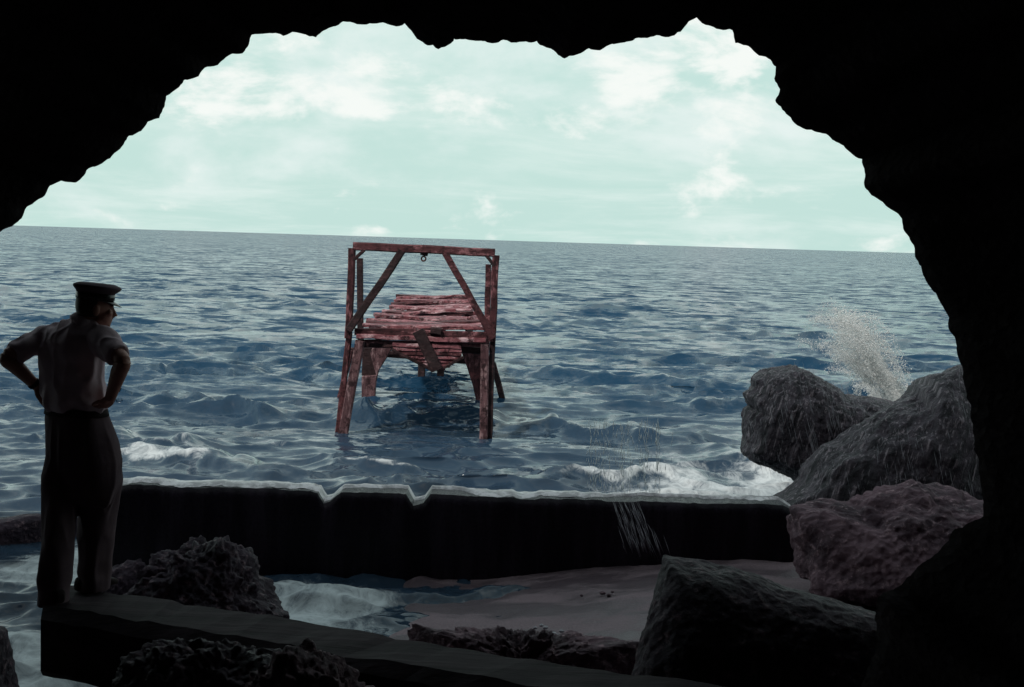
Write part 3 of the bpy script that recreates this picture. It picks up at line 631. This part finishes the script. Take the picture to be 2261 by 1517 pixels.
def tube(pts, rad, n=16, flat=None):         # along a path, circular
    V, F = [], []; pts = [Vector(p) for p in pts]; ref = Vector((0.3, 0.5, 0.8))
    for i, p in enumerate(pts):
        d = (pts[min(i + 1, len(pts) - 1)] - pts[max(i - 1, 0)]).normalized(); s = d.cross(ref).normalized(); u = s.cross(d)
        r = rad[i] if isinstance(rad, (list, tuple)) else rad
        for j in range(n):
            t = 2 * math.pi * j / n; V.append(p + s * (r * math.cos(t)) + u * (r * math.sin(t)))
    m = len(pts)
    for i in range(m - 1):
        for j in range(n): F.append((i * n + j, i * n + (j + 1) % n, (i + 1) * n + (j + 1) % n, (i + 1) * n + j))
    F.append(tuple(range(n - 1, -1, -1))); F.append(tuple((m - 1) * n + j for j in range(n)))
    return V, F
def ball(c, r, rot=None, n=18):
    V, F = [], []; rot = rot or Matrix.Identity(3)
    for i in range(n + 1):
        a = math.pi * i / n - math.pi / 2
        for j in range(2 * n):
            t = math.pi * j / n; a_ = min(max(a, -1.55), 1.55)
            V.append(Vector(c) + rot @ Vector((r[0] * math.cos(a_) * math.cos(t), r[1] * math.cos(a_) * math.sin(t), r[2] * math.sin(a_))))
    m = 2 * n
    for i in range(n):
        for j in range(m): F.append((i * m + j, i * m + (j + 1) % m, (i + 1) * m + (j + 1) % m, (i + 1) * m + j))
    F.append(tuple(range(m - 1, -1, -1))); F.append(tuple(n * m + j for j in range(m)))
    return V, F
def smooth_path(ps, rs_, k=6):               # Catmull-Rom through joints
    P_, R_ = [], []; ps = [Vector(p) for p in ps]
    for i in range(len(ps) - 1):
        a, b_, c, d = ps[max(i - 1, 0)], ps[i], ps[i + 1], ps[min(i + 2, len(ps) - 1)]
        for q in range(k):
            t = q / k; P_.append(0.5 * ((2 * b_) + (c - a) * t + (2 * a - 5 * b_ + 4 * c - d) * t * t + (3 * b_ - a - 3 * c + d) * t ** 3)); R_.append(rs_[i] + (rs_[i + 1] - rs_[i]) * t)
    P_.append(ps[-1]); R_.append(rs_[-1]); return P_, R_
def fuse(name, shapes, voxel, smooth=4, fac=0.5):
    V, F = [], []
    for v, f in shapes:
        o = len(V); V += [tuple(x) for x in v]; F += [tuple(i + o for i in q) for q in f]
    me = bpy.data.meshes.new(name + '_raw'); me.from_pydata(V, [], F); me.update()
    ob = bpy.data.objects.new(name + '_raw', me); col.objects.link(ob)
    bm = bmesh.new(); bm.from_mesh(me); bmesh.ops.recalc_face_normals(bm, faces=bm.faces); bm.to_mesh(me); bm.free()
    md = ob.modifiers.new('r', 'REMESH'); md.mode = 'VOXEL'; md.voxel_size = voxel; md.use_smooth_shade = True
    ms = ob.modifiers.new('s', 'SMOOTH'); ms.iterations = smooth; ms.factor = fac
    dg = bpy.context.evaluated_depsgraph_get(); dg.update()
    res = bpy.data.meshes.new_from_object(ob.evaluated_get(dg)); res.name = name
    bpy.data.objects.remove(ob); bpy.data.meshes.remove(me); res.shade_smooth(); return res
def wrinkle(me, fn):
    n = len(me.vertices); V = np.empty(n * 3, np.float32); me.vertices.foreach_get('co', V); V = V.reshape(-1, 3).astype(float)
    N = np.empty(n * 3, np.float32); me.vertices.foreach_get('normal', N); N = N.reshape(-1, 3)
    V = V + N * fn(V)[:, None]; me.vertices.foreach_set('co', V.astype(np.float32).ravel()); me.update(); return me

man = empty('person', (P(160, 1320, YM).x, YM, BEAM_TOP))
tag(man, 'man in peaked cap, rolled-sleeve shirt and baggy trousers, hands on hips, seen from behind', 'person')
def ring_px(py, xl, xr, Y, ratio=0.62, k=1.0, tilt=0.0):
    a, c = P(xl, py, Y), P(xr, py, Y); wd = (c - a).length / 2; asp = wd / math.sqrt(math.cos(ALPHA) ** 2 + (ratio * math.sin(ALPHA)) ** 2)
    return ((a + c) / 2, asp * k, asp * ratio * k)
YT = YM
TORSO = [(694, 170, 212, .9), (702, 160, 222, .80), (710, 140, 224, .66), (720, 114, 232, .60), (734, 93, 240, .60), (752, 85, 243, .62), (780, 83, 238, .64), (810, 84, 234, .64), (840, 87, 234, .64), (866, 92, 237, .66), (884, 96, 239, .68), (897, 101, 236, .66), (904, 105, 231, .66)]
shirt_shapes = [loft([ring_px(py, a, c, YT, r) for py, a, c, r in TORSO])]
LS, LE, LW = P(103, 742, 8.06), P(15, 789, 7.90), P(81, 853, 8.02)
RS, RE, RW = P(223, 747, 7.88), P(271, 797, 7.66), P(243, 880, 7.78)
def lerp(a, c, t): return a + (c - a) * t
lp, lr = smooth_path([lerp(LS, P(150, 745, 8.02), .6), LS, lerp(LS, LE, .5), lerp(LS, LE, .80)], [.075, .078, .066, .062]); shirt_shapes.append(tube(lp, lr))
rp, rr_ = smooth_path([lerp(RS, P(170, 745, 7.95), .6), RS, lerp(RS, RE, .45), lerp(RS, RE, .76)], [.068, .073, .070, .066]); shirt_shapes.append(tube(rp, rr_))
for (S, E, ta, tb, rad) in ((LS, LE, .70, .86, .067), (RS, RE, .62, .82, .072)):      # rolled cuffs
    shirt_shapes.append(tube([lerp(S, E, ta), lerp(S, E, ta + .03), lerp(S, E, tb - .03), lerp(S, E, tb)], [rad * .92, rad, rad, rad * .92]))
shirt = fuse('shirt', shirt_shapes, 0.0095, 6)
def shirt_folds(V):
    q = V.copy(); q[:, 2] *= 0.35
    low = np.exp(-((V[:, 2] - P(160, 880, YM).z) / 0.07) ** 2)
    sl = np.exp(-((V[:, 0] - LS.x + .1) / 0.10) ** 2) + np.exp(-((V[:, 0] - RE.x + .02) / 0.06) ** 2)
    d = V.copy(); d[:, 2] *= 2.2; d[:, 0] *= 2.2
    return 0.014 * vnoise(q * 10, 3) + 0.009 * (1 - 2 * np.abs(vnoise(q * 14, 6))) + 0.006 * vnoise(V * 17, 44) + low * (0.008 + 0.012 * vnoise(q * 26, 8)) + np.clip(sl, 0, 1) * 0.008 * vnoise(d * 9, 14)
wrinkle(shirt, shirt_folds)
so = link('shirt', shirt, M['shirt'], man)
# collar: a folded band round the neck
HD = P(212, 680, 7.97)                        # middle of the head
NK0, NK1 = P(189, 712, 7.97), P(203, 690, 7.97)
nd = (NK1 - NK0).normalized()
def tilted_ring(c, a, d, nrm):
    rt = (RT - nrm * RT.dot(nrm)).normalized(); fw = nrm.cross(rt); return (c, a, d, rt, fw)
collar = fuse('collar', [loft([tilted_ring(NK0 + nd * z, a, a * 1.02, nd) for z, a in ((-.020, .083), (-.012, .089), (.016, .076), (.030, .067), (.036, .062), (.030, .058))])], 0.006, 2)
link('collar', collar, M['shirt'], so)

TR_TOP = [(899, 104, 232, .66), (915, 100, 237, .68), (940, 98, 246, .70), (975, 97, 258, .70), (1015, 97, 266, .68), (1060, 100, 264, .60), (1110, 112, 250, .42)]
tr_shapes = [loft([ring_px(py, a, c, YM, r) for py, a, c, r in TR_TOP])]
def leg_rings(L):
    res = []
    for py, cx, hw, Y, dr in L:
        c = P(cx, py, Y); a = hw * Y / FPX; res.append((c, a, a * dr))
    return res
tr_shapes.append(loft(leg_rings([(940, 150, 22, 7.98, 1.0), (1000, 140, 36, 7.98, 1.05), (1080, 136, 39, 7.95, 1.1), (1150, 130, 35, 7.90, 1.1), (1220, 125, 32, 7.85, 1.15), (1290, 120, 30, 7.80, 1.15), (1338, 118, 29, 7.77, 1.2)])))
tr_shapes.append(loft(leg_rings([(940, 205, 22, 7.98, 1.0), (1000, 216, 40, 7.98, 1.05), (1060, 221, 45, 8.0, 1.05), (1120, 217, 42, 8.04, 1.05), (1180, 212, 36, 8.06, 1.1), (1240, 209, 33, 8.06, 1.15), (1303, 207, 33, 8.06, 1.2)])))
trousers = fuse('trousers', tr_shapes, 0.009, 9)
def trouser_folds(V):
    q = V.copy(); q[:, 2] *= 0.22; low = sstep(0.35, 0.0, V[:, 2] - BEAM_TOP)
    d = V.copy(); d[:, 2] *= 1.6
    return 0.012 * vnoise(q * 10, 23) + 0.008 * (1 - 2 * np.abs(vnoise(q * 13, 26))) + low * 0.010 * vnoise(d * 9, 29)
wrinkle(trousers, trouser_folds); tro = link('trousers', trousers, M['trousers'], man)
def band(name, rings, mat, parent): 
    V, F = loft(rings, 40); me = bpy.data.meshes.new(name); me.from_pydata([tuple(v) for v in V], [], F); me.update()
    bm = bmesh.new(); bm.from_mesh(me); bmesh.ops.recalc_face_normals(bm, faces=bm.faces); bm.to_mesh(me); bm.free(); me.shade_smooth(); return link(name, me, M[mat], parent)
band('belt', [ring_px(py, a, c, YM, .68, k) for py, a, c, k in ((899, 104, 234, 1.0), (901, 102, 235, 1.06), (915, 100, 238, 1.06), (917, 100, 238, 1.0))], 'leather', man)

# head, neck, arms and hands, one body
HYAW, HPIT = R(66), R(5)
hf = Vector((math.sin(HYAW), math.cos(HYAW), 0)); hr = Vector((math.cos(HYAW), -math.sin(HYAW), 0)); hu = Vector((0, 0, 1))
qp = Quaternion(hr, -HPIT); hf = qp @ hf; hu = qp @ hu
HR = Matrix((hr, hf, hu)).transposed()
def hp(r, f, u): return HD + hr * r + hf * f + hu * u
body = []
body.append(ball(hp(0, -.012, .028), (.074, .096, .092), HR))                       # skull
body.append(ball(hp(0, .040, -.035), (.056, .052, .080), HR))                       # face
body.append(ball(hp(0, .055, -.086), (.036, .034, .028), HR))                       # chin
body.append(ball(hp(0, .020, -.072), (.054, .055, .036), HR))                       # jaw
body.append(ball(hp(0, .078, .018), (.045, .018, .014), HR))                        # brow
body.append(tube([hp(0, .086, .012), hp(0, .100, -.014), hp(0, .111, -.032), hp(0, .096, -.040)], [.009, .012, .014, .011], 10))   # nose
body.append(ball(hp(0, .084, -.058), (.022, .012, .006), HR)); body.append(ball(hp(0, .082, -.070), (.020, .012, .007), HR))        # lips
for s in (-1, 1):
    body.append(ball(hp(s * .076, -.008, -.012), (.009, .020, .032), HR))           # ears
    body.append(ball(hp(s * .040, .066, -.022), (.022, .020, .020), HR))            # cheeks
np_, nr_ = smooth_path([NK0 - Vector((0, 0, .07)), NK0, NK1, hp(0, -.02, -.02)], [.075, .062, .057, .060]); body.append(tube(np_, nr_))
body.append(loft([ring_px(py, a + 9, c - 9, YT, r, .90) for py, a, c, r in TORSO[2:]] ))
body.append(loft([ring_px(py, a + 9, c - 9, YM, r, .9) for py, a, c, r in TR_TOP[:5]]))
for L in ([(960, 150, 26, 7.98, 1), (1080, 138, 26, 7.95, 1), (1220, 128, 20, 7.85, 1), (1345, 121, 14, 7.77, 1)], [(960, 205, 28, 7.98, 1), (1080, 220, 28, 8.0, 1), (1220, 210, 21, 8.1, 1), (1302, 207, 14, 8.16, 1)]):
    body.append(loft(leg_rings(L)))
def arm(S, E, Wp, hip_dir):
    p_, r_ = smooth_path([S, lerp(S, E, .5), E, lerp(E, Wp, .28), lerp(E, Wp, .65), Wp], [.052, .047, .043, .046, .037, .029]); body.append(tube(p_, r_))
def hand(Wp, d, n, side, curl):
    """palm from the wrist along d, back of the hand facing n, thumb on 'side' of the palm"""
    d = d.normalized(); n = (n - d * n.dot(d)).normalized(); s = d.cross(n).normalized() * side; rot = Matrix((s, d, n)).transposed()
    pc = Wp + d * .050
    body.append(ball(pc, (.041, .056, .017), rot)); body.append(ball(Wp + d * .03 + s * .018, (.022, .034, .018), rot))
    for i, (o, L) in enumerate(((.030, .070), (.010, .078), (-.010, .073), (-.029, .058))):
        base = Wp + d * (.088 - .006 * abs(i - 1)) + s * o; pth = [base - d * .02, base]; a = 0; p = base
        for seg in (.44, .31, .25):
            a += curl; p = p + (d * math.cos(a) - n * math.sin(a)) * (L * seg) + s * (.002 * (1.2 - i)); pth.append(p)
        body.append(tube(pth, [.0095, .0092, .0088, .0082, .0068], 10))
    tb = Wp + d * .030 + s * .034; body.append(tube([tb - s * .012, tb + s * .014 + d * .012, tb + s * .030 + d * .034, tb + s * .034 + d * .056], [.013, .0115, .0105, .0085], 10))
arm(LS, LE, LW, 1); arm(RS, RE, RW, 1)
# left hand on the left hip, fingers reaching to the front; right hand likewise
hand(LW, (P(103, 893, 8.10) - LW), (-RT + Vector((0, -.2, .1))), 1, R(16))
hand(RW, (P(222, 906, 7.86) - RW), (RT * .75 + Vector((0, -.5, .1))), 1, R(18))
bodym = fuse('body', body, 0.0058, 2, 0.4)
link('body', bodym, M['skin'], man)
# hair: short back and sides under the cap
def cap_shell(name, mat, z0, z1, grow, front):
    rings = []
    for i in range(7):
        u = z0 + (z1 - z0) * i / 6; k = math.sqrt(max(0.05, 1 - ((u - .028) / .095) ** 2)); rings.append((hp(0, -.016 + front, u), .077 * k * grow, .098 * k * grow * (1 - .0), hr, hf))
    return rings
hm = fuse('hair', [loft([(hp(0, -.034, u), .0775 * k, .080 * k, hr, hf) for u, k in ((-.052, .70), (-.035, .86), (-.01, .97), (.02, 1.0), (.05, .98))])], 0.006, 2)
link('hair', hm, M['hair'], man)
# peaked cap
cz = .054
crown = [(-.012, .079, .101, 0), (.0, .082, .104, 0), (.034, .083, .106, 0), (.042, .094, .116, .004), (.056, .112, .130, .006), (.064, .116, .134, .006), (.072, .112, .130, .005), (.084, .085, .10, .004), (.087, .03, .04, .002)]
cm = fuse('cap', [loft([(hp(0, -.010 + s, cz + u), a, d, hr, hf) for u, a, d, s in crown], 40, 2.0)], 0.005, 2)
co = link('cap', cm, M['cap'], man)
band('cap_band', [(hp(0, -.010, cz + u), a, d, hr, hf) for u, a, d in ((-.006, .080, .102), (-.004, .0845, .1065), (.028, .0855, .1085), (.030, .081, .104))], 'peak', co)
def visor():
    V, F = [], []; n = 20
    for lay in (0, 1):
        for i in range(n + 1):
            t = (i / n - .5) * math.pi * 0.92
            for k, (rx, ry, dz) in enumerate(((.080, .100, -.004), (.088, .125, -.017), (.090, .150, -.034))):
                V.append(hp(math.sin(t) * rx, -.010 + math.cos(t) * ry, cz + dz * math.cos(t) - .004 * lay - .002))
    m = 3; o = (n + 1) * 3
    for i in range(n):
        for k in range(2):
            a = i * m + k; F.append((a, a + 1, a + 1 + m, a + m)); F.append((o + a + m, o + a + m + 1, o + a + 1, o + a))
        F.append((i * m + 2, o + i * m + 2, o + (i + 1) * m + 2, (i + 1) * m + 2)); F.append((i * m, (i + 1) * m, o + (i + 1) * m, o + i * m))
    me = bpy.data.meshes.new('peak'); me.from_pydata([tuple(v) for v in V], [], F); me.update(); me.shade_smooth(); return me
link('peak', visor(), M['peak'], co)
# watch on the left wrist
wd_ = (LW - LE).normalized(); wc = lerp(LE, LW, .90)
link('wristwatch', fuse('wristwatch', [tube([wc - wd_ * .014, wc - wd_ * .010, wc + wd_ * .010, wc + wd_ * .014], [.031, .0365, .036, .030])], 0.004, 1), M['leather'], man)
# shoes
def shoe(foot, d):
    d = d.normalized(); s = d.cross(Vector((0, 0, 1)))
    rings = []
    for t, hw, hh in ((-.085, .022, .05), (-.07, .034, .075), (-.02, .038, .085), (.04, .040, .070), (.09, .046, .052), (.14, .046, .045), (.175, .034, .036), (.188, .014, .02)):
        rings.append((foot + d * t + Vector((0, 0, hh / 2)), hw, hh / 2, s, Vector((0, 0, 1))))
    return loft(rings, 20, 3.0)
lf = P(120, 1345, 7.77); lf.z = BEAM_TOP + .004; rf = P(207, 1300, 8.16); rf.z = BEAM_TOP + .004
rf.y = min(rf.y, 8.06); 
link('shoe', fuse('shoe', [shoe(lf + Vector((0, .01, 0)), Vector((-.62, .78, 0)))], 0.006, 2), M['leather'], man)
link('shoe', fuse('shoe', [shoe(rf, Vector((.5, .6, 0)))], 0.006, 2), M['leather'], man)

# ------------------------------------------------------------------ flying and running water
def drops_mesh(name, pts, radii, stretch=None):
    if stretch is None: return tetra_mesh(name, pts, radii)
    base = np.array([(1, 0, 0), (-1, 0, 0), (0, 1, 0), (0, -1, 0), (0, 0, 1), (0, 0, -1)], float)
    tri = np.array([(0, 2, 4), (2, 1, 4), (1, 3, 4), (3, 0, 4), (2, 0, 5), (1, 2, 5), (3, 1, 5), (0, 3, 5)])
    n = len(pts); V = base[None] * radii[:, None, None]
    if stretch is not None:
        ax, ln = stretch; V = base[None] * radii[:, None, None]; V[:, 4, :] = ax * ln[:, None]; V[:, 5, :] = -ax * ln[:, None]
    V = (V + pts[:, None, :]).reshape(-1, 3); F = (tri[None] + (np.arange(n) * 6)[:, None, None]).reshape(-1, 3)
    me = bpy.data.meshes.new(name); me.vertices.add(len(V)); me.vertices.foreach_set('co', V.astype(np.float32).ravel())
    me.loops.add(F.size); me.loops.foreach_set('vertex_index', F.ravel().astype(np.int32)); me.polygons.add(len(F)); me.polygons.foreach_set('loop_start', np.arange(0, F.size, 3, dtype=np.int32))
    me.update(calc_edges=True); me.validate(); me.shade_smooth(); return me
def tetra_mesh(name, pts, radii):
    base = np.array([(1, 0, -.7), (-1, 0, -.7), (0, 1, .7), (0, -1, .7)], float); tri = np.array([(0, 1, 2), (0, 3, 1), (0, 2, 3), (1, 3, 2)]); n = len(pts)
    V = (base[None] * radii[:, None, None] + pts[:, None, :]).reshape(-1, 3); F = (tri[None] + (np.arange(n) * 4)[:, None, None]).reshape(-1, 3)
    me = bpy.data.meshes.new(name); me.vertices.add(len(V)); me.vertices.foreach_set('co', V.astype(np.float32).ravel())
    me.loops.add(F.size); me.loops.foreach_set('vertex_index', F.ravel().astype(np.int32)); me.polygons.add(len(F)); me.polygons.foreach_set('loop_start', np.arange(0, F.size, 3, dtype=np.int32))
    me.update(calc_edges=True); me.validate(); return me
# burst of spray behind the boulders
def burst():
    g0 = -9.8; pts, rad = [], []; base = P(1985, 930, 18.6)
    for jn in range(110):                                                  # jets of water thrown up and to the left, breaking into drops
        side = rng.normal(0, 1); main = rng.random() < .72
        v = Vector((-1.75 + .17 * side, rng.normal(0, .2), rng.uniform(3.4, 5.5))) if main else Vector((rng.normal(-.6, .9), rng.normal(0, .5), rng.uniform(1.4, 3.4)))
        b0 = base + Vector((rng.normal(0, .16 if main else .42), rng.normal(0, .2), 0)); t1 = v.z / -g0 * rng.uniform(.75, 1.15); m = 620
        tt = t1 * rng.random(m) ** .75
        for t in tt:
            k = .010 + .085 * t; o = rng.normal(0, 1, 3) * k * (.35 + rng.random())
            pts.append((b0.x + v.x * t + o[0], b0.y + v.y * t + o[1], b0.z + v.z * t + .5 * g0 * t * t + o[2])); rad.append(.0018 + abs(rng.normal(0, .0036)))
    return np.array(pts), np.array(rad)
pp, rd = burst()
tag(link('sea_spray', drops_mesh('sea_spray', pp, rd), M['spray']), 'white burst of spray thrown up behind the boulders', 'spray', kind='stuff')
V, F = tube([P(1985, 935, 18.6), P(1950, 860, 18.6), P(1915, 800, 18.6), P(1880, 750, 18.6), P(1852, 712, 18.6), P(1835, 690, 18.6)], [.44, .42, .34, .27, .20, .12], 20)
mm = bpy.data.meshes.new('spray_mist'); mm.from_pydata([tuple(v) for v in V], [], F); mm.update()
tag(link('spray_mist', mm, M['mist']), 'pale mist hanging in the spray behind the boulders', 'spray', kind='stuff')
# threads of water falling in front of the wall of surf
n = 620; xs = rng.choice(np.concatenate([rng.normal(1335, 22, 30), rng.normal(1395, 25, 40), rng.normal(1440, 14, 26), rng.normal(1310, 10, 12)]), n)
ys = rng.uniform(930, 1085, n); pts = np.array([tuple(P(x + rng.normal(0, 2), y, 13.4 + rng.normal(0, .15))) for x, y in zip(xs, ys)])
ax = np.tile(np.array([[0.03, 0, -1.0]]), (n, 1)); 
tag(link('falling_drops', drops_mesh('falling_drops', pts, np.full(n, .0022), (ax, rng.uniform(.015, .05, n))), M['spray']), 'thin curtain of falling drops just beyond the seawall', 'spray', kind='stuff')
def trickles(name, grid, n, label, lo, hi, slant, zmin):
    Mr, N, _ = grid.shape; pts = []
    half = grid[: Mr // 2 - 6].reshape(-1, 3); ok = half[half[:, 2] > zmin]; sel = ok[rng.integers(0, len(ok), n)]
    keep = np.array([math.sin(p[0] * 9) + math.sin(p[0] * 23 + p[2] * 4) + rng.normal(0, .8) > -0.5 for p in sel]); sel = sel[keep]; m = len(sel)
    ax = np.tile(np.array([[slant, -0.10, -1.0]]), (m, 1)) + rng.normal(0, .04, (m, 3)); ln = rng.uniform(lo, hi, m)
    return tag(link(name, drops_mesh(name, sel + np.array([[0, -0.035, 0]]), rng.uniform(.0014, .0028, m), (ax, ln)), M['trickle']), label, 'water', kind='stuff')
trickles('water_runnels', b1v, 300, 'pale runnels of water streaming down the tall rounded boulder', .05, .17, .26, .6)
trickles('water_runnels', b2v, 260, 'thin runnels of water on the broad sloping boulder', .03, .13, .22, .5)
# water slopping over the wall
n = 230; t = rng.random(n); sx = 1352 + 60 * rng.random(n) ** 1.2; gx = sx + t * (20 + 50 * rng.random(n)) ; gy = 1122 + t * 92
lane = np.sin(sx * 0.45) > -0.2; gx, gy = gx[lane], gy[lane]; m = len(gx)
pts = np.array([tuple(P(x, y, 12.22 - 0.10 * ((y - 1120) / 95))) for x, y in zip(gx, gy)])
ax = np.tile(np.array([[0.40, -0.12, -1.0]]), (m, 1)) + rng.normal(0, .06, (m, 3))
tag(link('overflowing_water', drops_mesh('overflowing_water', pts, rng.uniform(.0012, .0035, m), (ax, rng.uniform(.04, .13, m))), M['trickle']), 'small fan of water spilling over the seawall top', 'water', kind='stuff')
# pebbles on the sand
for k, (x, y) in enumerate(((1182, 1372), (1196, 1368), (1205, 1374), (1175, 1386), (1222, 1392), (1232, 1398), (1210, 1402), (1138, 1398), (1150, 1396), (1240, 1388), (1330, 1312), (1344, 1318), (1352, 1312), (1284, 1312), (1062, 1380))):
    p = PZ(x, y, 0.16); p.z = float(ground_z(np.array(p.x), np.array(p.y))) + .012; r = random.uniform(.010, .022)
    v, f = ball(p, (r * 1.3, r, r * .7), Matrix.Rotation(random.uniform(0, 3), 3, 'Z'), 6); v = [q + Vector((random.uniform(-1, 1), random.uniform(-1, 1), random.uniform(-1, 1))) * r * .12 for q in v]
    me = bpy.data.meshes.new('pebble'); me.from_pydata([tuple(q) for q in v], [], f); me.update(); me.shade_smooth()
    tag(link('pebble', me, M['trickle'] if k < 10 else M['brown_rock']), 'small pale pebble on the wet sand' if k < 10 else 'small brown pebble on the sand near the wall foot', 'pebble', 'pale pebbles on the sand' if k < 10 else 'brown pebbles on the sand')
